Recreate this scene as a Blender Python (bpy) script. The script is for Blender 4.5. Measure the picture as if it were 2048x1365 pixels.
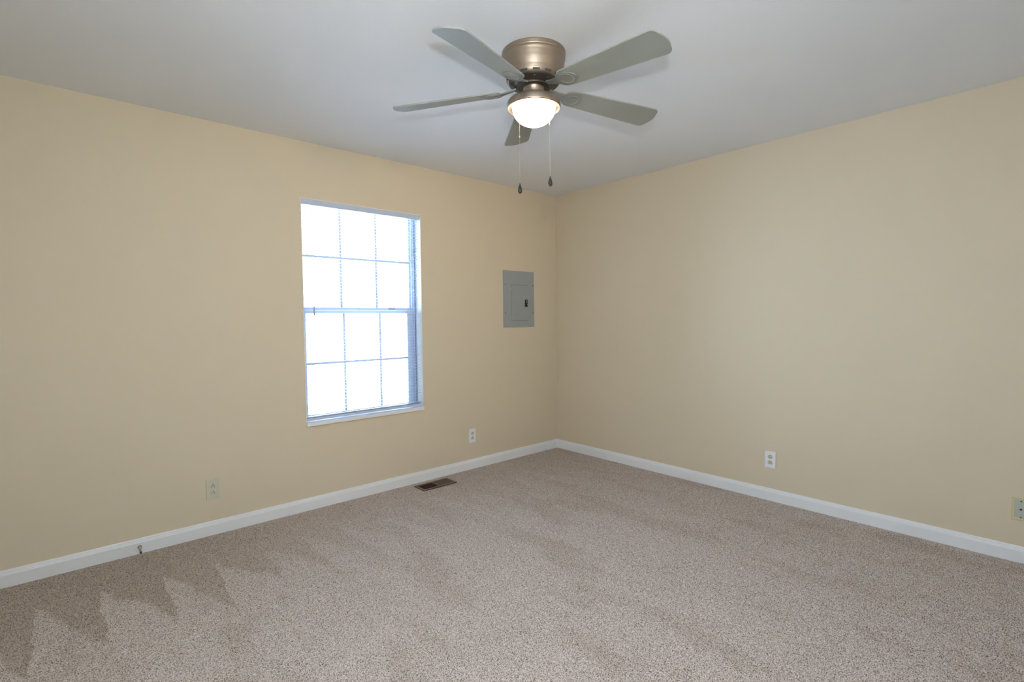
import bpy, bmesh, math, random
import numpy as np
from mathutils import Vector, Matrix

for o in list(bpy.data.objects):
    bpy.data.objects.remove(o, do_unlink=True)
scene = bpy.context.scene
C = scene.collection
PI = math.pi
random.seed(7)

# ------------------------------------------------------------------ camera
cam_d = bpy.data.cameras.new('camera')
cam = bpy.data.objects.new('camera', cam_d)
C.objects.link(cam)
cam_d.sensor_width = 36.0
cam_d.lens = 17.879
cam_d.clip_start = 0.02
yaw, pitch, roll = 0.725806735, -0.0436462773, -0.0103268199
f = Vector((math.cos(pitch) * math.sin(yaw), math.cos(pitch) * math.cos(yaw), math.sin(pitch)))
r0 = Vector((math.cos(yaw), -math.sin(yaw), 0))
u0 = r0.cross(f)
r = r0 * math.cos(roll) + u0 * math.sin(roll)
u = -r0 * math.sin(roll) + u0 * math.cos(roll)
M = Matrix((r, u, -f)).transposed().to_4x4()
M.translation = Vector((-3.6122, -3.4213, 1.2669))
cam.matrix_world = M
scene.camera = cam

# ------------------------------------------------------------------ world, exposure
W = bpy.data.worlds.new('bright_overcast_sky')
scene.world = W
W.use_nodes = True
bg = W.node_tree.nodes['Background']
bg.inputs['Color'].default_value = (0.56, 0.745, 1.0, 1)
bg.inputs['Strength'].default_value = 15.5
scene.view_settings.view_transform = 'Standard'
scene.view_settings.look = 'None'
scene.view_settings.gamma = 1.0
scene.view_settings.exposure = 0.0
scene.view_settings.use_curve_mapping = False

# ------------------------------------------------------------------ lights
def area(name, loc, direction, sx, sy, power, color, shape='RECTANGLE', spread=PI):
    l = bpy.data.lights.new(name, 'AREA')
    l.shape = shape
    l.size = sx
    l.size_y = sy
    l.energy = power
    l.color = color
    l.spread = spread
    o = bpy.data.objects.new(name, l)
    C.objects.link(o)
    o.location = loc
    o.rotation_euler = Vector(direction).to_track_quat('-Z', 'Y').to_euler()
    return o

# sky light enters through the window by itself; this portal only guides the renderer to the opening
pt = area('window_portal', (-1.96, 0.16, 1.32), (0, -1, 0), 0.92, 1.52, 1, (1, 1, 1))
pt.data.cycles.is_portal = True
# unseen warm light added in the hall for a glint on the fan housing
area('hall_glint_fill', (-1.6, -5.15, 1.80), (0, 1, 0.1), 0.60, 0.45, 3.5, (1.0, 0.72, 0.45), spread=math.radians(60))
# flash on top of the photographer's camera
area('camera_flash', (-3.57, -3.45, 1.53), (1.57, 1.69, 0.55), 0.08, 0.08, 15.5, (0.88, 0.94, 1.0), 'DISK', math.radians(140))
area('upward_fill', (-3.60, -3.47, 1.60), (-0.2, -0.2, 1.0), 0.25, 0.25, 84, (0.63, 0.785, 1.0), 'DISK', math.radians(150))  # added fill aimed upward to brighten the ceiling and walls

# ------------------------------------------------------------------ materials
def new_mat(name):
    m = bpy.data.materials.new(name)
    m.use_nodes = True
    return m, m.node_tree.nodes, m.node_tree.links, m.node_tree.nodes['Principled BSDF']

def mat(name, col, rough=0.5, metal=0.0, var=0.03, vscale=6.0, bump=0.0, bscale=200.0, spec=0.5, trans=0.0):
    m, N, L, b = new_mat(name)
    tc = N.new('ShaderNodeTexCoord')
    nz = N.new('ShaderNodeTexNoise')
    nz.inputs['Scale'].default_value = vscale
    nz.inputs['Detail'].default_value = 3
    L.new(tc.outputs['Object'], nz.inputs['Vector'])
    mx = N.new('ShaderNodeMixRGB')
    mx.inputs[1].default_value = tuple(c * (1 - var) for c in col) + (1,)
    mx.inputs[2].default_value = tuple(min(1, c * (1 + var)) for c in col) + (1,)
    L.new(nz.outputs['Fac'], mx.inputs[0])
    L.new(mx.outputs[0], b.inputs['Base Color'])
    b.inputs['Roughness'].default_value = rough
    b.inputs['Metallic'].default_value = metal
    b.inputs['Specular IOR Level'].default_value = spec
    if bump:
        n2 = N.new('ShaderNodeTexNoise')
        n2.inputs['Scale'].default_value = bscale
        n2.inputs['Detail'].default_value = 2
        L.new(tc.outputs['Object'], n2.inputs['Vector'])
        bp = N.new('ShaderNodeBump')
        bp.inputs['Strength'].default_value = bump
        bp.inputs['Distance'].default_value = 0.001
        L.new(n2.outputs['Fac'], bp.inputs['Height'])
        L.new(bp.outputs[0], b.inputs['Normal'])
    if trans:
        out = N['Material Output']
        tr = N.new('ShaderNodeBsdfTranslucent')
        tr.inputs['Color'].default_value = tuple(col) + (1,)
        ms = N.new('ShaderNodeMixShader')
        ms.inputs[0].default_value = trans
        L.new(b.outputs[0], ms.inputs[1])
        L.new(tr.outputs[0], ms.inputs[2])
        L.new(ms.outputs[0], out.inputs['Surface'])
    return m

M_wall = mat('tan_wall_paint', (0.73, 0.63, 0.475), 0.75, var=0.012, vscale=1.3, bump=0.15, bscale=160, spec=0.25)
M_ceil = mat('white_ceiling_paint', (0.905, 0.925, 0.955), 0.9, var=0.01, vscale=2, bump=0.5, bscale=110, spec=0.1)
M_trim = mat('white_semigloss_trim', (0.92, 0.935, 0.96), 0.35, var=0.015, vscale=5)
M_vinyl = mat('shaded_window_vinyl', (0.50, 0.58, 0.73), 0.4, var=0.01)  # white vinyl darkened and blued to stand for shade on the frame
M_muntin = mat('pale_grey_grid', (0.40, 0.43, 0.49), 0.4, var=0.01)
M_jamb = mat('white_jamb_paint', (0.86, 0.88, 0.85), 0.5, var=0.01)
M_slat = mat('white_blind_slat', (0.80, 0.82, 0.85), 0.45, var=0.01, trans=0.08)
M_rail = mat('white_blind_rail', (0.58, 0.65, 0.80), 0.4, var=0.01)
M_cord = mat('white_cord', (0.7, 0.71, 0.75), 0.8)
M_wand = mat('grey_clear_wand', (0.42, 0.45, 0.52), 0.3)
M_silver = mat('grey_panel_enamel', (0.34, 0.37, 0.37), 0.45, var=0.03, vscale=9)
M_gap = mat('dark_gap', (0.06, 0.06, 0.055), 0.8)
M_screw = mat('dull_screw_steel', (0.13, 0.13, 0.12), 0.5, 0.5)
M_black = mat('black_plastic', (0.012, 0.013, 0.012), 0.35)
M_ivory = mat('ivory_plastic', (0.64, 0.60, 0.48), 0.4, var=0.02, vscale=20)
M_whitep = mat('white_plastic', (0.90, 0.91, 0.97), 0.35, var=0.01, vscale=20)
M_ivory2 = mat('aged_ivory_plastic', (0.64, 0.62, 0.48), 0.4, var=0.03, vscale=40)
M_slot = mat('outlet_slot', (0.035, 0.03, 0.025), 0.6)
M_vent = mat('brown_register_enamel', (0.115, 0.066, 0.045), 0.45, 0.2, var=0.15, vscale=30)
M_ventd = mat('duct_dark', (0.012, 0.010, 0.008), 0.8)
M_bronze = mat('brushed_pewter', (0.34, 0.275, 0.215), 0.42, 0.9, var=0.04, vscale=8)
M_hub = mat('dark_motor_metal', (0.10, 0.085, 0.065), 0.45, 0.7, var=0.25, vscale=25)
M_iron = mat('satin_nickel_iron', (0.25, 0.255, 0.23), 0.5, 0.15, var=0.05)
M_blade = mat('greige_blade_laminate', (0.29, 0.30, 0.265), 0.55, var=0.05, vscale=9, bump=0.1, bscale=300)
M_chain = mat('chain_metal', (0.55, 0.45, 0.33), 0.3, 0.9)
M_fob = mat('dark_bronze_fob', (0.03, 0.032, 0.025), 0.35, 0.4)
M_stop = mat('brown_door_stop', (0.42, 0.29, 0.25), 0.4, 0.2)
M_stopb = mat('antique_brass_flange', (0.26, 0.22, 0.15), 0.35, 0.6)

# carpet: cut pile flecked in beige and brown, with vacuum tracks where the pile leans the other way
def carpet_mat():
    m, N, L, b = new_mat('flecked_carpet')
    tc = N.new('ShaderNodeTexCoord')
    P = tc.outputs['Object']
    def noise(scale, detail=2.0, rough=0.5, vec=P):
        n = N.new('ShaderNodeTexNoise')
        n.inputs['Scale'].default_value = scale
        n.inputs['Detail'].default_value = detail
        n.inputs['Roughness'].default_value = rough
        L.new(vec, n.inputs['Vector'])
        return n.outputs['Fac']
    def math_(op, a, b_=None, c_=None, clamp=False):
        n = N.new('ShaderNodeMath')
        n.operation = op
        n.use_clamp = clamp
        for i, v in enumerate((a, b_, c_)):
            if v is None:
                continue
            if isinstance(v, (int, float)):
                n.inputs[i].default_value = v
            else:
                L.new(v, n.inputs[i])
        return n.outputs[0]
    def ramp(fac, stops):
        n = N.new('ShaderNodeValToRGB')
        cr = n.color_ramp
        while len(cr.elements) < len(stops):
            cr.elements.new(0.5)
        for e, (p, c) in zip(cr.elements, stops):
            e.position = p
            e.color = tuple(c) + (1,)
        L.new(fac, n.inputs[0])
        return n.outputs[0]
    def sstep(v, lo, hi):
        n = N.new('ShaderNodeMapRange')
        n.interpolation_type = 'SMOOTHSTEP'
        L.new(v, n.inputs['Value'])
        n.inputs['From Min'].default_value = lo
        n.inputs['From Max'].default_value = hi
        return n.outputs['Result']
    fine = noise(250, 2.5, 0.6)
    base = ramp(fine, [(0.32, (0.085, 0.058, 0.045)), (0.42, (0.29, 0.23, 0.19)),
                       (0.50, (0.63, 0.54, 0.485)), (0.64, (0.82, 0.73, 0.675))])
    tint = ramp(noise(90, 2, 0.5), [(0.35, (0.93, 0.885, 0.84)), (0.65, (1.05, 1.06, 1.06))])
    mul = N.new('ShaderNodeMixRGB'); mul.blend_type = 'MULTIPLY'; mul.inputs[0].default_value = 1
    L.new(base, mul.inputs[1]); L.new(tint, mul.inputs[2])
    # vacuum tracks: teeth 0.228 m wide reaching out from the window wall
    sep = N.new('ShaderNodeSeparateXYZ')
    L.new(P, sep.inputs[0])
    x, y = sep.outputs[0], sep.outputs[1]
    wob = math_('MULTIPLY', math_('SUBTRACT', noise(5, 2), 0.5), 0.10)
    xx = math_('ADD', x, wob)
    t = math_('FRACT', math_('DIVIDE', math_('ADD', xx, 3.739), 0.228))
    depth = math_('ADD', math_('MULTIPLY', t, 0.52), 0.38)
    wob2 = math_('MULTIPLY', math_('SUBTRACT', noise(3.1, 2), 0.5), 0.38)
    d = math_('ADD', math_('ADD', depth, y), wob2)
    teeth = sstep(d, -0.05, 0.05)
    n3 = N.new('ShaderNodeMapRange'); n3.interpolation_type = 'SMOOTHSTEP'
    L.new(x, n3.inputs['Value'])
    n3.inputs['From Min'].default_value = -3.7; n3.inputs['From Max'].default_value = -2.1
    n3.inputs['To Min'].default_value = 1.15; n3.inputs['To Max'].default_value = 0.22
    teeth = math_('MULTIPLY', teeth, n3.outputs['Result'])
    mp = N.new('ShaderNodeMapping')
    mp.inputs['Rotation'].default_value = (0, 0, 0.25)
    mp.inputs['Scale'].default_value = (2.4, 0.9, 1)
    L.new(P, mp.inputs['Vector'])
    patch = sstep(noise(1.5, 3.5, 0.6, mp.outputs[0]), 0.50, 0.62)
    patch = math_('MULTIPLY', patch, 0.45)
    lean = math_('MAXIMUM', teeth, patch)
    mix = N.new('ShaderNodeMixRGB'); mix.blend_type = 'MULTIPLY'
    L.new(lean, mix.inputs[0])
    L.new(mul.outputs[0], mix.inputs[1])
    mix.inputs[2].default_value = (0.74, 0.70, 0.63, 1)
    L.new(mix.outputs[0], b.inputs['Base Color'])
    b.inputs['Roughness'].default_value = 0.95
    b.inputs['Specular IOR Level'].default_value = 0.05
    b.inputs['Sheen Weight'].default_value = 0.15
    bp = N.new('ShaderNodeBump')
    bp.inputs['Strength'].default_value = 0.7
    bp.inputs['Distance'].default_value = 0.004
    L.new(fine, bp.inputs['Height'])
    L.new(bp.outputs[0], b.inputs['Normal'])
    return m
M_carpet = carpet_mat()

def emis(name, col, strength):
    m, N, L, b = new_mat(name)
    b.inputs['Base Color'].default_value = (0.9, 0.88, 0.84, 1)
    b.inputs['Roughness'].default_value = 0.3
    b.inputs['Emission Color'].default_value = tuple(col) + (1,)
    b.inputs['Emission Strength'].default_value = strength
    return m
M_bowl = emis('lit_frosted_glass', (1.0, 0.87, 0.62), 9.0)

def glass_mat():
    m, N, L, b = new_mat('window_glass')
    out = N['Material Output']
    tr = N.new('ShaderNodeBsdfTransparent')
    tr.inputs['Color'].default_value = (0.97, 0.98, 0.98, 1)
    gl = N.new('ShaderNodeBsdfGlossy')
    gl.inputs['Roughness'].default_value = 0.02
    fr = N.new('ShaderNodeFresnel')
    fr.inputs['IOR'].default_value = 1.3
    ms = N.new('ShaderNodeMixShader')
    L.new(fr.outputs[0], ms.inputs[0])
    L.new(tr.outputs[0], ms.inputs[1])
    L.new(gl.outputs[0], ms.inputs[2])
    L.new(ms.outputs[0], out.inputs['Surface'])
    return m
M_glass = glass_mat()

# ------------------------------------------------------------------ mesh helpers
def box(bm, a, b, bev=0.0):
    (x0, y0, z0), (x1, y1, z1) = a, b
    v = [bm.verts.new(p) for p in ((x0, y0, z0), (x1, y0, z0), (x1, y1, z0), (x0, y1, z0),
                                   (x0, y0, z1), (x1, y0, z1), (x1, y1, z1), (x0, y1, z1))]
    F = [bm.faces.new([v[i] for i in q]) for q in
         ((0, 3, 2, 1), (4, 5, 6, 7), (0, 1, 5, 4), (1, 2, 6, 5), (2, 3, 7, 6), (3, 0, 4, 7))]
    if bev:
        es = {e for q in F for e in q.edges}
        bmesh.ops.bevel(bm, geom=list(es), offset=bev, segments=2, affect='EDGES', profile=0.6)

def lathe(bm, prof, seg=48, mtx=Matrix.Identity(4), cap0=False, cap1=False):
    rings = []
    for (rr, z) in prof:
        if rr < 1e-6:
            rings.append([bm.verts.new(mtx @ Vector((0, 0, z)))])
        else:
            rings.append([bm.verts.new(mtx @ Vector((rr * math.cos(2 * PI * k / seg), rr * math.sin(2 * PI * k / seg), z))) for k in range(seg)])
    for A, B in zip(rings, rings[1:]):
        for k in range(seg):
            k2 = (k + 1) % seg
            if len(A) == 1 and len(B) == 1:
                continue
            if len(A) == 1:
                bm.faces.new((A[0], B[k], B[k2]))
            elif len(B) == 1:
                bm.faces.new((A[k], A[k2], B[0]))
            else:
                bm.faces.new((A[k], A[k2], B[k2], B[k]))
    if cap0 and len(rings[0]) > 1:
        bm.faces.new(rings[0])
    if cap1 and len(rings[-1]) > 1:
        bm.faces.new(rings[-1][::-1])

def tube(bm, p, q, rad, seg=10):
    p, q = Vector(p), Vector(q)
    d = q - p
    m = d.to_track_quat('Z', 'Y').to_matrix().to_4x4()
    m.translation = p
    lathe(bm, [(rad, 0), (rad, d.length)], seg, m, True, True)

def prism(bm, pts, a, b, axis):
    """profile pts (p, z) extruded along axis: 'x' -> (t, p, z), 'y' -> (p, t, z)"""
    def P(t, p, z):
        return (t, p, z) if axis == 'x' else (p, t, z)
    A = [bm.verts.new(P(a, p, z)) for p, z in pts]
    B = [bm.verts.new(P(b, p, z)) for p, z in pts]
    n = len(pts)
    for i in range(n):
        bm.faces.new((A[i], A[(i + 1) % n], B[(i + 1) % n], B[i]))
    bm.faces.new(A[::-1])
    bm.faces.new(B)

def obj(name, bm, m, parent=None, smooth=False, angle=35):
    bmesh.ops.recalc_face_normals(bm, faces=bm.faces)
    me = bpy.data.meshes.new(name)
    bm.to_mesh(me)
    bm.free()
    me.materials.append(m)
    if smooth:
        for p in me.polygons:
            p.use_smooth = True
        try:
            me.set_sharp_from_angle(angle=math.radians(angle))
        except Exception:
            pass
    o = bpy.data.objects.new(name, me)
    C.objects.link(o)
    if parent is not None:
        o.parent = parent
        o.matrix_parent_inverse = Matrix.Identity(4)
    return o

def empty(name, loc, rot=(0, 0, 0)):
    o = bpy.data.objects.new(name, None)
    o.empty_display_size = 0.05
    C.objects.link(o)
    o.location = loc
    o.rotation_euler = rot
    return o

def tag(o, label, cat, group=None):
    o['label'] = label
    o['category'] = cat
    if group:
        o['group'] = group
    return o

def struct(o, label=None):
    o['kind'] = 'structure'
    if label:
        o['label'] = label
    return o

B = bmesh.new
H = 2.44
XL, YB = -4.3, -3.9
WX0, WX1, WZ0, WZ1 = -2.410, -1.508, 0.562, 2.074

# ------------------------------------------------------------------ room shell
def slab_with_hole(bm, axis, lo, hi, thick, hole):
    """wall slab in axis plane; hole (a0,a1,z0,z1)"""
    a0, a1, z0, z1 = hole
    t0, t1 = thick
    def bx(p0, p1, q0, q1):
        if p1 - p0 < 1e-6 or q1 - q0 < 1e-6:
            return
        if axis == 'x':
            box(bm, (p0, t0, q0), (p1, t1, q1))
        else:
            box(bm, (t0, p0, q0), (t1, p1, q1))
    bx(lo, a0, 0, H)
    bx(a1, hi, 0, H)
    bx(a0, a1, 0, z0)
    bx(a0, a1, z1, H)

bm = B(); slab_with_hole(bm, 'x', XL, 0.0, (0, 0.15), (WX0, WX1, WZ0, WZ1))
struct(obj('wall_front', bm, M_wall), 'tan painted wall with the window and grey breaker panel')
bm = B(); box(bm, (0, YB, 0), (0.12, 0.15, H))
struct(obj('wall_right', bm, M_wall), 'plain tan painted wall on the right')
bm = B(); box(bm, (XL - 0.12, YB, 0), (XL, 0.15, H))
struct(obj('wall_left', bm, M_wall), 'plain tan wall left of the camera')
bm = B(); slab_with_hole(bm, 'x', XL - 0.12, 0.12, (YB - 0.12, YB), (-2.0, -1.1, 0, 2.05))
struct(obj('wall_back', bm, M_wall), 'tan wall behind the camera with an open doorway')
bm = B(); box(bm, (XL - 0.12, YB - 0.12, H), (0.12, 0.15, H + 0.1))
struct(obj('ceiling', bm, M_ceil), 'flat white ceiling with light orange peel texture')

# carpeted floor as a fine uneven pile surface
def carpet():
    step = 0.0065
    nx = int((0 - XL) / step) + 1
    ny = int((0 - YB) / step) + 1
    xs = np.linspace(XL, 0, nx)
    ys = np.linspace(YB, 0, ny)
    rng = np.random.default_rng(3)
    Z = rng.normal(0, 0.0024, (ny, nx)) + 0.0005
    Z = np.clip(Z, -0.0045, 0.0055)
    X, Y = np.meshgrid(xs, ys)
    X = X + rng.uniform(-0.002, 0.002, X.shape)
    Y = Y + rng.uniform(-0.002, 0.002, Y.shape)
    X = np.clip(X, XL, 0); Y = np.clip(Y, YB, 0)
    # pile tucks in flat along the baseboards
    dw = np.minimum(np.minimum(-X, -Y), np.minimum(X - XL, Y - YB))
    k = np.clip((dw - 0.012) / 0.03, 0.18, 1.0)
    Z = Z * k
    # cut-out for the floor register
    Z[(X > -1.650) & (X < -1.362) & (Y > -0.218) & (Y < -0.082)] = -0.0045
    co = np.stack([X, Y, Z], -1).reshape(-1, 3).astype(np.float32)
    idx = np.arange(nx * ny).reshape(ny, nx)
    q = np.stack([idx[:-1, :-1], idx[:-1, 1:], idx[1:, 1:], idx[1:, :-1]], -1).reshape(-1, 4).astype(np.int32)
    me = bpy.data.meshes.new('floor')
    me.vertices.add(len(co)); me.vertices.foreach_set('co', co.ravel())
    me.loops.add(q.size); me.loops.foreach_set('vertex_index', q.ravel())
    me.polygons.add(len(q))
    me.polygons.foreach_set('loop_start', np.arange(0, q.size, 4, dtype=np.int32))
    me.update(calc_edges=True)
    me.validate()
    me.materials.append(M_carpet)
    o = bpy.data.objects.new('floor', me)
    C.objects.link(o)
    return o
struct(carpet(), 'beige and brown flecked cut pile carpet')

# baseboards (moulded top)
def bb_profile(base, sgn):
    t = 0.012
    pts = [(0, -0.004), (t, -0.004), (t, 0.060), (0.0105, 0.064), (0.0098, 0.069), (0.0075, 0.073), (0.0072, 0.078), (0.0045, 0.083), (0, 0.083)]
    return [(base + sgn * p, z) for p, z in pts]
bm = B(); prism(bm, bb_profile(0, -1), XL, 0, 'x'); struct(obj('baseboard_front', bm, M_trim))
bm = B(); prism(bm, bb_profile(0, -1), YB, -0.0, 'y'); struct(obj('baseboard_right', bm, M_trim))
bm = B(); prism(bm, bb_profile(XL, 1), YB, 0, 'y'); struct(obj('baseboard_left', bm, M_trim))
bm = B(); prism(bm, bb_profile(YB, 1), XL, -2.06, 'x'); prism(bm, bb_profile(YB, 1), -1.04, 0, 'x')
struct(obj('baseboard_back', bm, M_trim))

# doorway behind the camera: jambs and casing
d1 = empty('door_1', (-1.55, YB, 0)); struct(d1)
bm = B()
for a, b_ in ((-0.45, -0.43), (0.43, 0.45)):
    box(bm, (a, -0.12, 0), (b_, 0.0, 2.05))
box(bm, (-0.45, -0.12, 2.03), (0.45, 0, 2.05))
obj('door_jamb', bm, M_trim, d1)
bm = B()
for a, b_ in ((-0.51, -0.445), (0.445, 0.51)):
    box(bm, (a, 0, 0), (b_, 0.014, 2.11), 0.003)
box(bm, (-0.445, 0, 2.045), (0.445, 0.014, 2.11), 0.003)
obj('door_casing', bm, M_trim, d1)

# short hall beyond the doorway
bm = B(); box(bm, (-2.2, -5.2, 0), (-2.08, YB - 0.12, H)); struct(obj('wall_hall_left', bm, M_wall))
bm = B(); box(bm, (-1.02, -5.2, 0), (-0.9, YB - 0.12, H)); struct(obj('wall_hall_right', bm, M_wall))
bm = B(); box(bm, (-2.2, -5.32, 0), (-0.9, -5.2, H)); struct(obj('wall_hall_end', bm, M_wall))
bm = B(); box(bm, (-2.2, -5.32, H), (-0.9, YB - 0.12, H + 0.1)); struct(obj('ceiling_hall', bm, M_ceil))
bm = B(); box(bm, (-2.2, -5.32, -0.1), (-0.9, YB, -0.003)); struct(obj('floor_hall', bm, M_carpet))

# ------------------------------------------------------------------ window with view
OX0, OX1, OZ0, OZ1 = WX0 + 0.004, WX1 - 0.003, 0.589, WZ1 - 0.004
w1 = empty('window_1', ((WX0 + WX1) / 2, 0, WZ0)); struct(w1, 'white double hung window with grids behind a mini blind')
O = Vector(w1.location)
def wbox(bm, a, b_, bev=0.0):
    box(bm, tuple(Vector(a) - O), tuple(Vector(b_) - O), bev)
bm = B()   # reveal lining
wbox(bm, (WX0, 0.0, WZ0), (OX0, 0.15, WZ1)); wbox(bm, (OX1, 0.0, WZ0), (WX1, 0.15, WZ1)); wbox(bm, (OX0, 0.0, OZ1), (OX1, 0.15, WZ1))
obj('jamb', bm, M_jamb, w1)
bm = B()
wbox(bm, (WX0 - 0.001, -0.018, 0.563), (WX1 - 0.002, 0.15, OZ0), 0.004)
obj('window_sill', bm, M_trim, w1)
FY0, FY1 = 0.078, 0.145
bm = B()   # outer vinyl frame with inner track ribs
wbox(bm, (OX0, FY0, OZ0), (OX0 + 0.012, FY1, OZ1)); wbox(bm, (OX1 - 0.030, FY0 + 0.012, OZ0), (OX1, FY1, OZ1))
wbox(bm, (OX1 - 0.006, FY0 - 0.004, OZ0), (OX1, FY0 + 0.012, OZ1)); wbox(bm, (OX0, FY0, OZ1 - 0.008), (OX1, FY1, OZ1))
wbox(bm, (OX0, FY0 + 0.005, OZ0), (OX1, FY1, OZ0 + 0.014))
wbox(bm, (OX1 - 0.020, FY0 - 0.002, OZ0), (OX1 - 0.016, FY0 + 0.012, OZ1))
obj('window_frame', bm, M_vinyl, w1)
def sash(name, gx0, gx1, gz0, gz1, y0, y1, sl, sr, rb, rt, mx, mz):
    bm = B()
    wbox(bm, (gx0 - sl, y0, gz0 - rb), (gx0, y1, gz1 + rt), 0.002)
    wbox(bm, (gx1, y0, gz0 - rb), (gx1 + sr, y1, gz1 + rt), 0.002)
    wbox(bm, (gx0, y0, gz0 - rb), (gx1, y1, gz0), 0.002)
    wbox(bm, (gx0, y0, gz1), (gx1, y1, gz1 + rt), 0.002)
    s = obj(name, bm, M_vinyl, w1)
    ym = (y0 + y1) / 2
    bm = B(); wbox(bm, (gx0, ym - 0.0015, gz0), (gx1, ym + 0.0015, gz1)); obj('pane', bm, M_glass, s)
    bm = B()
    for x in mx:
        wbox(bm, (x - 0.0078, ym - 0.007, gz0), (x + 0.0078, ym - 0.002, gz1))
    wbox(bm, (gx0, ym - 0.0072, mz - 0.0078), (gx1, ym - 0.0019, mz + 0.0078))
    obj('muntin_grid', bm, M_muntin, s)
    return s
us = sash('upper_sash', -2.375, -1.552, 1.360, 2.056, 0.112, 0.135, 0.02, 0.012, 0.028, 0.013, (-2.100, -1.826), 1.712)
ls = sash('lower_sash', -2.367, -1.590, 0.622, 1.318, 0.082, 0.108, 0.026, 0.044, 0.02, 0.028, (-2.097, -1.818), 0.972)
bm = B()
wbox(bm, (-1.742, 0.086, 1.346), (-1.690, 0.106, 1.362), 0.003)
obj('sash_lock', bm, mat('greyish_lock', (0.35, 0.37, 0.36), 0.5), ls)
bm = B()
wbox(bm, (-1.985, 0.09, 1.346), (-1.962, 0.104, 1.351), 0.001)
obj('sash_latch', bm, M_wand, ls)
bm = B()
wbox(bm, (-2.18, 0.076, 0.616), (-1.84, 0.084, 0.6235), 0.001)  # thin dark strip low on the lower sash
obj('sash_strip', bm, mat('blue_grey_strip', (0.10, 0.13, 0.24), 0.5), ls)['label'] = 'dark blue grey strip'

# ------------------------------------------------------------------ mini blind
bl = empty('mini_blind', ((OX0 + OX1) / 2, 0.02, 2.05))
tag(bl, 'white open mini blind hanging in front of the double hung window', 'blind')
O2 = Vector(bl.location)
def bbox(bm, a, b_, bev=0.0):
    box(bm, tuple(Vector(a) - O2), tuple(Vector(b_) - O2), bev)
BX0, BX1 = OX0 + 0.003, OX1 - 0.010
bm = B(); bbox(bm, (BX0, 0.001, 2.034), (BX1, 0.040, 2.0698), 0.002)
obj('headrail', bm, M_rail, bl)
bm = B()
nsl = 64
for i in range(nsl):
    z = 0.632 + i * (2.018 - 0.632) / (nsl - 1)
    tilt = 0.02 * math.sin(i * 1.7)
    dz0 = random.uniform(-0.0007, 0.0007); dz1 = random.uniform(-0.0007, 0.0007)
    vs = []
    for (x, dz) in ((BX0 + 0.002, dz0), (BX1 - 0.002, dz1)):
        for j in range(5):
            t = j / 4 - 0.5
            vs.append(bm.verts.new(Vector((x, 0.0205 + 0.0248 * t, z + dz + 0.0016 * (1 - 4 * t * t) + t * 0.0248 * tilt)) - O2))
    for j in range(4):
        bm.faces.new((vs[j], vs[j + 1], vs[5 + j + 1], vs[5 + j]))
so = obj('slats', bm, M_slat, bl, smooth=True)
sm = so.modifiers.new('thickness', 'SOLIDIFY'); sm.thickness = 0.0004
bm = B(); bbox(bm, (BX0 + 0.002, 0.009, 0.597), (BX1 - 0.002, 0.033, 0.615), 0.003)
for k in range(3):
    bbox(bm, (BX0 + 0.002, 0.009, 0.617 + k * 0.003), (BX1 - 0.002, 0.033, 0.6178 + k * 0.003))
obj('bottom_rail', bm, M_rail, bl)
for x in (-2.290, -1.620):
    bm = B()
    for yy in (0.0075, 0.0335):
        tube(bm, Vector((x, yy, 0.612)) - O2, Vector((x, yy, 2.036)) - O2, 0.0006, 6)
    obj('ladder_cord', bm, M_cord, bl)
bm = B(); tube(bm, Vector((-1.552, 0.004, 0.75)) - O2, Vector((-1.552, 0.004, 2.036)) - O2, 0.0009, 6)
lathe(bm, [(0, 0.745), (0.004, 0.747), (0.003, 0.765), (0.001, 0.772), (0, 0.772)], 10, Matrix.Translation(Vector((-1.552, 0.004, 0)) - O2))
obj('lift_cord', bm, M_cord, bl)
bm = B()
tube(bm, Vector((-2.333, -0.004, 2.040)) - O2, Vector((-2.341, -0.004, 1.365)) - O2, 0.0010, 8)
for z in (2.03, 1.69, 1.455):
    lathe(bm, [(0, z - 0.006), (0.0028, z - 0.004), (0.0028, z + 0.004), (0, z + 0.006)], 8, Matrix.Translation(Vector((-2.337, -0.004, 0)) - O2))
wd = obj('tilt_wand', bm, M_jamb, bl)
bm = B(); lathe(bm, [(0, 1.300), (0.0045, 1.302), (0.005, 1.31), (0.0042, 1.36), (0.002, 1.368), (0, 1.368)], 12, Matrix.Translation(Vector((-2.341, -0.004, 0)) - O2))
obj('wand_grip', bm, M_wand, wd, True)

# ------------------------------------------------------------------ breaker panel
pn = empty('breaker_panel', (-0.4905, 0, 1.191))
tag(pn, 'grey metal breaker panel cover recessed in the tan wall near the corner', 'electrical panel')
def pbox(bm, x0, x1, y0, y1, z0, z1, bev=0):
    box(bm, (x0 + 0.4905, y0, z0 - 1.191), (x1 + 0.4905, y1, z1 - 1.191), bev)
bm = B()
PX0, PX1, PZ0, PZ1 = -0.677, -0.304, 1.191, 1.697
DX0, DX1, DZ0, DZ1 = -0.588, -0.381, 1.252, 1.570
g = 0.0022
pbox(bm, PX0, DX0 - g, -0.009, 0, PZ0, PZ1); pbox(bm, DX1 + g * 0.5, PX1, -0.009, 0, PZ0, PZ1)
pbox(bm, DX0 - g, DX1 + g * 0.5, -0.009, 0, PZ0, DZ0 - g); pbox(bm, DX0 - g, DX1 + g * 0.5, -0.009, 0, DZ1 + g, PZ1)
obj('cover', bm, M_silver, pn)
bm = B(); pbox(bm, DX0 - g, DX1 + g, -0.003, -0.0005, DZ0 - g, DZ1 + g); obj('recess', bm, M_gap, pn)
bm = B(); pbox(bm, DX0, DX1, -0.0105, -0.003, DZ0, DZ1, 0.001)
dr = obj('panel_door', bm, M_silver, pn)
M_hinge = mat('pale_hinge', (0.45, 0.46, 0.44), 0.4, 0.3)
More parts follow.
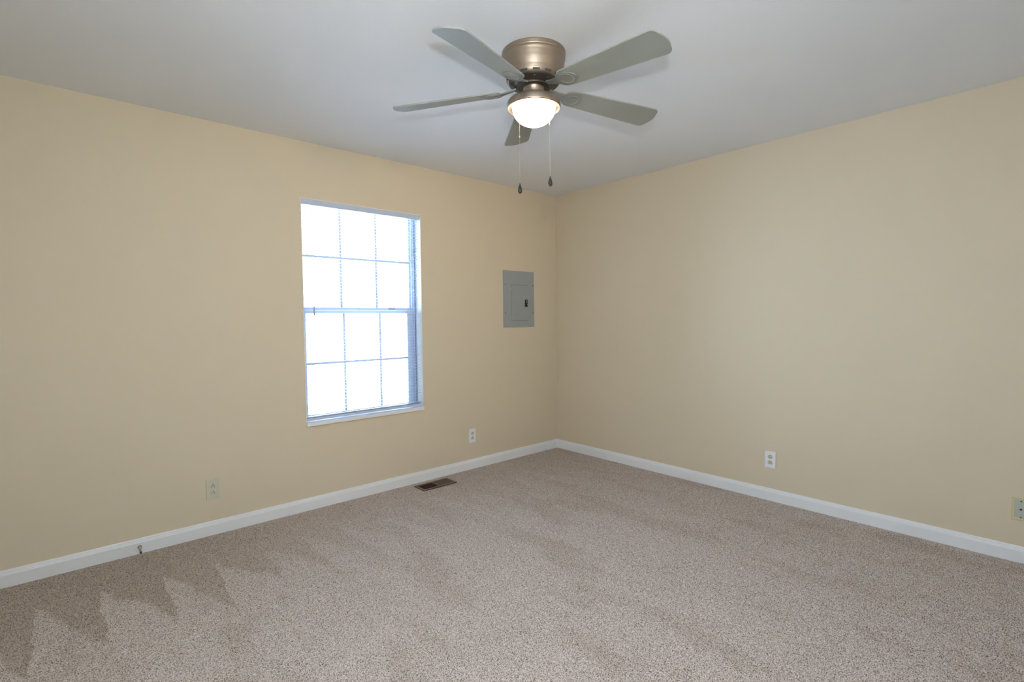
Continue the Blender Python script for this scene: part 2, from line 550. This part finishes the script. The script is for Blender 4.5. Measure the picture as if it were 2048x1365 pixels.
for z in (1.535, 1.283):
    bm = B()
    pbox(bm, DX0 - 0.001, DX0 + 0.006, -0.0125, -0.009, z - 0.009, z + 0.009, 0.001)
    obj('hinge', bm, M_hinge, dr)
bm = B(); pbox(bm, -0.4235, -0.389, -0.0135, -0.0105, 1.376, 1.441, 0.002)
lt = obj('latch', bm, M_black, dr)
bm = B(); pbox(bm, -0.411, -0.401, -0.0175, -0.013, 1.414, 1.434, 0.002); pbox(bm, -0.398, -0.392, -0.016, -0.013, 1.388, 1.402, 0.001)
obj('latch_handle', bm, mat('grey_latch_tab', (0.22, 0.24, 0.22), 0.4), lt)
for x, z in ((-0.658, 1.573), (-0.3205, 1.572), (-0.656, 1.319), (-0.3203, 1.319)):
    bm = B(); lathe(bm, [(0, 0.003), (0.003, 0.0025), (0.0052, 0.001), (0.0055, 0)], 14, Matrix.Translation((x + 0.4905, -0.009, z - 1.191)) @ Matrix.Rotation(PI / 2, 4, 'X'))
    obj('screw', bm, M_screw, pn, True)

# ------------------------------------------------------------------ outlets
def outlet(loc, rz, hh, plate_m, rec_m, label):
    o = empty('wall_outlet', loc, (0, 0, rz))
    tag(o, label, 'electrical outlet', 'duplex outlets low on the walls')
    w = 0.0355
    bm = B(); box(bm, (-w, -0.006, -hh), (w, 0.0, hh), 0.0025)
    obj('cover_plate', bm, plate_m, o)
    for s in (1, -1):
        zc = s * 0.0195
        bm = B()
        # rounded receptacle face, flattened top and bottom
        n = 28; rr = 0.0168
        A = []; Bv = []
        for k in range(n):
            a = 2 * PI * k / n
            px, pz = rr * math.cos(a), max(-0.0138, min(0.0138, rr * math.sin(a)))
            A.append(bm.verts.new((px, -0.0058, zc + pz))); Bv.append(bm.verts.new((px * 0.97, -0.0078, zc + pz * 0.97)))
        for k in range(n):
            bm.faces.new((A[k], A[(k + 1) % n], Bv[(k + 1) % n], Bv[k]))
        bm.faces.new(Bv)
        rc = obj('receptacle', bm, rec_m, o)
        bm = B()
        box(bm, (-0.0078, -0.0084, zc - 0.008), (-0.0052, -0.0074, zc + 0.001))
        box(bm, (0.0052, -0.0084, zc - 0.009), (0.0078, -0.0074, zc + 0.002))
        lathe(bm, [(0.0029, -0.0006), (0.0029, 0.0006)], 12, Matrix.Translation((0, -0.0079, zc + 0.0075)) @ Matrix.Rotation(PI / 2, 4, 'X'), True, True)
        obj('slots', bm, M_slot, rc)
    bm = B(); lathe(bm, [(0, 0.0012), (0.002, 0.001), (0.003, 0)], 12, Matrix.Translation((0, -0.006, 0)) @ Matrix.Rotation(PI / 2, 4, 'X'))
    obj('screw', bm, rec_m, o)
    return o
outlet((-2.969, 0, 0.2730), 0, 0.061, M_ivory, M_ivory, 'ivory outlet on the window wall, left of and below the window')
outlet((-1.0395, 0, 0.2830), 0, 0.0585, M_whitep, M_ivory2, 'small white outlet on the window wall between window and room corner')
outlet((0, -2.0117, 0.2830), PI * 0.5 * -1, 0.057, M_whitep, M_ivory2, 'white outlet with cream sockets low on the right wall')

# coax / phone jack plate at right edge of the picture
jk = empty('wall_jack', (0, -3.2315, 0.2733), (0, 0, -PI / 2))
tag(jk, 'yellowed cable jack plate at the right edge above the baseboard', 'wall jack')
bm = B(); box(bm, (-0.035, -0.006, -0.057), (0.035, 0, 0.057), 0.003)
obj('cover_plate', bm, mat('yellowed_plastic', (0.68, 0.59, 0.32), 0.4, var=0.05, vscale=25), jk)
bm = B(); box(bm, (-0.0255, -0.0068, -0.0435), (0.0255, -0.005, 0.0475), 0.0007)
obj('plate_centre', bm, mat('pale_green_grey_plastic', (0.50, 0.53, 0.46), 0.4, var=0.06, vscale=30), jk)
for zz in (0.0415, -0.0415):
    bm = B(); lathe(bm, [(0, 0.0016), (0.002, 0.0014), (0.0034, 0)], 12, Matrix.Translation((-0.001, -0.0068, zz)) @ Matrix.Rotation(PI / 2, 4, 'X'))
    obj('screw', bm, M_screw, jk)
bm = B(); lathe(bm, [(0, 0.006), (0.0035, 0.006), (0.0045, 0.002), (0.0052, 0)], 14, Matrix.Translation((-0.001, -0.0068, 0.0)) @ Matrix.Rotation(PI / 2, 4, 'X'))
obj('jack_socket', bm, M_slot, jk)

# ------------------------------------------------------------------ floor register
rg = empty('floor_register', (-1.506, -0.150, 0.0))
tag(rg, 'brown metal floor register set in the carpet below the window', 'floor vent')
bm = B()
hx, hy = 0.1475, 0.0715
ix, iy = 0.128, 0.049
for a, b_ in (((-hx, -hy, 0.002), (hx, -iy, 0.0085)), ((-hx, iy, 0.002), (hx, hy, 0.0085)),
              ((-hx, -iy, 0.002), (-ix, iy, 0.0085)), ((ix, -iy, 0.002), (hx, iy, 0.0085))):
    box(bm, a, b_, 0.0015)
box(bm, (-0.006, -iy, 0.003), (0.006, iy, 0.0078))
obj('register_frame', bm, M_vent, rg)
bm = B(); box(bm, (-ix, -iy, -0.002), (ix, iy, 0.0022)); obj('duct_opening', bm, M_ventd, rg)
bm = B()
n = 15
for k in range(n):
    x = -ix + 0.004 + (ix - 0.012) * k / (n - 1)
    v = [(x - 0.0016, 0.0075), (x - 0.0006, 0.0078), (x + 0.0022, 0.003), (x + 0.0012, 0.0026)]
    prism(bm, v, -iy, iy, 'y')
    x = 0.009 + (ix - 0.013) * k / (n - 1)
    v = [(x + 0.0036, 0.0075), (x + 0.0028, 0.0080), (x - 0.0030, 0.0034), (x - 0.0022, 0.0028)]
    prism(bm, v, -iy, iy, 'y')
obj('louvres', bm, M_vent, rg)
bm = B(); lathe(bm, [(0, 0.011), (0.003, 0.0105), (0.0035, 0.007)], 10, Matrix.Translation((0.012, 0.005, 0)))
obj('damper_lever', bm, mat('pale_lever', (0.5, 0.47, 0.42), 0.4), rg)

# ------------------------------------------------------------------ door stop on the baseboard
ds = empty('door_stop', (-3.3305, -0.012, 0.0375))
tag(ds, 'small brown rubber tipped door stop screwed to the white baseboard at far left', 'door stop')
R = Matrix.Rotation(math.radians(90 + 17), 4, 'X')
bm = B(); lathe(bm, [(0, -0.002), (0.0098, -0.001), (0.0098, 0.002), (0.007, 0.005), (0.0045, 0.006)], 24, Matrix.Rotation(PI / 2, 4, 'X'), False, True)
obj('flange', bm, M_stopb, ds, True)
bm = B(); lathe(bm, [(0.0070, 0.0), (0.0062, 0.015), (0.0052, 0.034), (0.0046, 0.048)], 18, R, True, True)
obj('stem', bm, M_stop, ds, True)
bm = B(); lathe(bm, [(0.0050, 0.048), (0.0052, 0.053), (0.0040, 0.056), (0, 0.057)], 18, R, True)
obj('rubber_tip', bm, M_black, ds, True)

# ------------------------------------------------------------------ ceiling fan
CX, CY = -1.996, -1.7636
fan = empty('ceiling_fan', (CX, CY, H))
tag(fan, 'five blade pewter hugger ceiling fan with a lit glass bowl', 'ceiling fan')
def fz(z):
    return z - H
bm = B()
lathe(bm, [(r_, fz(z)) for r_, z in (
    (0.120, 2.440), (0.1415, 2.440), (0.1425, 2.432), (0.1400, 2.427), (0.1412, 2.424), (0.1390, 2.420), (0.1405, 2.416),
    (0.1405, 2.411), (0.1385, 2.406), (0.1375, 2.398), (0.1362, 2.390), (0.1345, 2.382), (0.1342, 2.378), (0.1325, 2.370),
    (0.1300, 2.360), (0.1272, 2.350), (0.1245, 2.342), (0.1250, 2.338), (0.1225, 2.334), (0.1232, 2.330), (0.117, 2.320), (0.112, 2.314), (0.100, 2.312), (0.080, 2.312))], 96)
hs = obj('motor_housing', bm, M_bronze, fan, True, 50)
for k in range(14):
    bm = B()
    a = 2 * PI * k / 14
    m_ = Matrix.Rotation(a, 4, 'Z')
    n = 6
    top = []; bot = []
    for j in range(n + 1):
        b_ = (j / n - 0.5) * 0.26
        top.append(bm.verts.new(m_ @ Vector((0.1217 * math.cos(b_), 0.1217 * math.sin(b_), fz(2.3265)))))
        bot.append(bm.verts.new(m_ @ Vector((0.1172 * math.cos(b_), 0.1172 * math.sin(b_), fz(2.3185)))))
    for j in range(n):
        bm.faces.new((top[j], top[j + 1], bot[j + 1], bot[j]))
    obj('vent_slot', bm, M_gap, hs)
bm = B()
lathe(bm, [(r_, fz(z)) for r_, z in ((0.110, 2.3145), (0.111, 2.310), (0.104, 2.306), (0.092, 2.304), (0.086, 2.299), (0.074, 2.297), (0.071, 2.292), (0.030, 2.291))], 64, cap1=True)
for k in range(10):
    a = 2 * PI * k / 10 + 0.2
    lathe(bm, [(0, -0.004), (0.004, -0.003), (0.005, 0.001)], 8, Matrix.Translation((0.098 * math.cos(a), 0.098 * math.sin(a), fz(2.305))))
obj('rotor_hub', bm, M_hub, fan, True, 40)

# blades
ph, pit, tx, ty, drp = 0.33003, 0.2221, 0.0150, 0.0190, -0.0504
def blade_frame(k):
    a = ph + k * 2 * PI / 5
    rv = Vector((math.cos(a), math.sin(a), 0)); ev = Vector((-math.sin(a), math.cos(a), 0)); up = Vector((0, 0, 1))
    rv = rv * math.cos(drp) - up * math.sin(drp)
    ev = ev * math.cos(pit) + up * math.sin(pit)
    T = lambda v: v + up * (v.x * tx + v.y * ty)
    rv, ev = T(rv), T(ev)
    rv = -rv; ev = -ev      # outward
    rv.normalize(); ev = (ev - rv * ev.dot(rv)).normalized()
    nv = rv.cross(ev)
    m_ = Matrix((rv, ev, nv)).transposed().to_4x4()
    m_.translation = Vector((0, 0, fz(2.2869)))
    return m_
def blade_outline():
    pts = []
    R0, R1 = 0.150, 0.664
    w0, w1 = 0.052, 0.0705
    # root, rounded
    for j in range(9):
        a = PI / 2 + PI * j / 8
        pts.append((R0 + 0.045 + 0.045 * math.cos(a), (w0) * math.sin(a)))
    # leading edge out to the tip with rounded corners and a bowed end
    for j in range(1, 8):
        t = j / 8
        pts.append((R0 + 0.045 + t * (R1 - 0.03 - R0 - 0.045), -(w0 + (w1 - w0) * t)))
    cr = 0.026
    for j in range(7):
        a = -PI / 2 + (PI / 2 - 0.15) * j / 6
        pts.append((R1 - 0.012 - cr + cr * math.cos(a), -w1 + cr + cr * math.sin(a)))
    for j in range(1, 6):
        t = j / 6
        yv = (-w1 + cr) * (1 - t) + (w1 - cr) * t
        pts.append((R1 - 0.012 + 0.012 * (1 - (yv / (w1 - cr)) ** 2), yv))
    for j in range(7):
        a = 0.15 + (PI / 2 - 0.15) * j / 6
        pts.append((R1 - 0.012 - cr + cr * math.cos(a), w1 - cr + cr * math.sin(a)))
    for j in range(7, 0, -1):
        t = j / 8
        pts.append((R0 + 0.045 + t * (R1 - 0.03 - R0 - 0.045), (w0 + (w1 - w0) * t)))
    return pts
def extrude_outline(bm, pts, z0, z1):
    A = [bm.verts.new((x, y, z0)) for x, y in pts]
    Bv = [bm.verts.new((x, y, z1)) for x, y in pts]
    n = len(pts)
    for i in range(n):
        bm.faces.new((A[i], A[(i + 1) % n], Bv[(i + 1) % n], Bv[i]))
    bm.faces.new(A); bm.faces.new(Bv)
def iron_bm():
    bm = B()
    # paddle plate under the blade root
    pts = []
    for j in range(32):
        a = 2 * PI * j / 32
        pts.append((0.195 + 0.050 * math.cos(a), 0.043 * math.sin(a) * (1 - 0.12 * math.cos(a))))
    extrude_outline(bm, pts, -0.0075, -0.003)
    # low embossed crescent and a shallow rib
    m_ = Matrix.Translation((0.197, 0, -0.0075))
    lathe(bm, [(0.034, 0.0), (0.0335, -0.0018), (0.030, -0.0026), (0.027, -0.0016), (0.026, 0.0)], 32, m_)
    # tapered arm rising to the rotor hub
    n = 8
    secs = []
    for j in range(n + 1):
        t = j / n
        x = 0.078 + (0.168 - 0.078) * t
        w = 0.011 + 0.019 * t ** 1.6
        z = 0.016 * (1 - t) ** 1.3 - 0.0045
        h = 0.0035 - 0.001 * t
        secs.append([bm.verts.new(p) for p in ((x, -w, z - h), (x, w, z - h), (x, w * 0.9, z + h), (x, -w * 0.9, z + h))])
    for a, b_ in zip(secs, secs[1:]):
        for q in range(4):
            bm.faces.new((a[q], a[(q + 1) % 4], b_[(q + 1) % 4], b_[q]))
    bm.faces.new(secs[0]); bm.faces.new(secs[-1][::-1])
    return bm
for k in range(5):
    bm = B(); extrude_outline(bm, blade_outline(), -0.003, 0.003)
    b_ = obj('blade', bm, M_blade, fan)
    b_.matrix_local = blade_frame(k)
    ir = obj('blade_iron', iron_bm(), M_iron, b_, True, 40)

bm = B()
lathe(bm, [(r_, fz(z)) for r_, z in ((0.044, 2.293), (0.047, 2.292), (0.047, 2.288), (0.0455, 2.286), (0.0455, 2.262), (0.049, 2.246))], 48)
nk = obj('switch_housing', bm, M_bronze, fan, True, 40)
bm = B()
for dx, dy in ((0.02, -0.043), (0.028, -0.037), (0.036, -0.03)):
    lathe(bm, [(0, -0.0025), (0.0025, 0), (0, 0.0025)], 10, Matrix.Translation((dx, dy, fz(2.274))))
obj('chain_outlet', bm, M_chain, nk, True)
bm = B()
lathe(bm, [(r_, fz(z)) for r_, z in ((0.045, 2.2500), (0.075, 2.2475), (0.099, 2.2430), (0.112, 2.236), (0.1175, 2.229), (0.1188, 2.220), (0.1188, 2.208), (0.1180, 2.203),
                                     (0.1155, 2.2015), (0.1135, 2.204), (0.108, 2.209), (0.099, 2.212), (0.090, 2.214))], 96)
obj('light_pan', bm, M_bronze, fan, True, 50)
bm = B()
prof = []
for j in range(17):
    a = (PI / 2) * j / 16
    prof.append((0.0965 * math.cos(a) ** 0.92 if j < 16 else 0.0, fz(2.207 - 0.080 * math.sin(a))))
lathe(bm, [(0.0955, fz(2.2135))] + prof, 64)
obj('light_bowl', bm, M_bowl, fan, True, 60)

def pull_chain(dx, dy, ztop, zcon, zend, start):
    """bead chain from the switch housing, over the pan edge, down to a drop shaped fob"""
    bm = B()
    p0 = Vector(start)
    p1 = Vector((dx, dy, fz(ztop)))
    tube(bm, p0, p1, 0.0006, 6)
    tube(bm, p1, (dx, dy, fz(zend)), 0.0006, 6)
    z = fz(ztop)
    while z > fz(zend):
        lathe(bm, [(0, -0.0013), (0.0011, -0.0005), (0.0011, 0.0005), (0, 0.0013)], 6, Matrix.Translation((dx, dy, z)))
        z -= 0.0042
    lathe(bm, [(0, -0.006), (0.003, -0.004), (0.0034, 0.003), (0, 0.006)], 10, Matrix.Translation((dx, dy, fz(zcon))))
    c = obj('pull_chain', bm, M_chain, fan, True)
    bm = B()
    lathe(bm, [(0, -0.0455), (0.005, -0.0445), (0.0088, -0.040), (0.0098, -0.033), (0.0085, -0.023), (0.005, -0.012), (0.0028, -0.006), (0.0026, 0.0), (0, 0.001)], 20,
          Matrix.Translation((dx, dy, fz(zend))))
    obj('chain_fob', bm, M_fob, c, True)
pull_chain(-0.0570, 0.0350, 2.215, 2.076, 1.871, (-0.030, 0.030, fz(2.255)))
pull_chain(0.0438, -0.0555, 2.232, 2.130, 1.902, (0.028, -0.034, fz(2.262)))
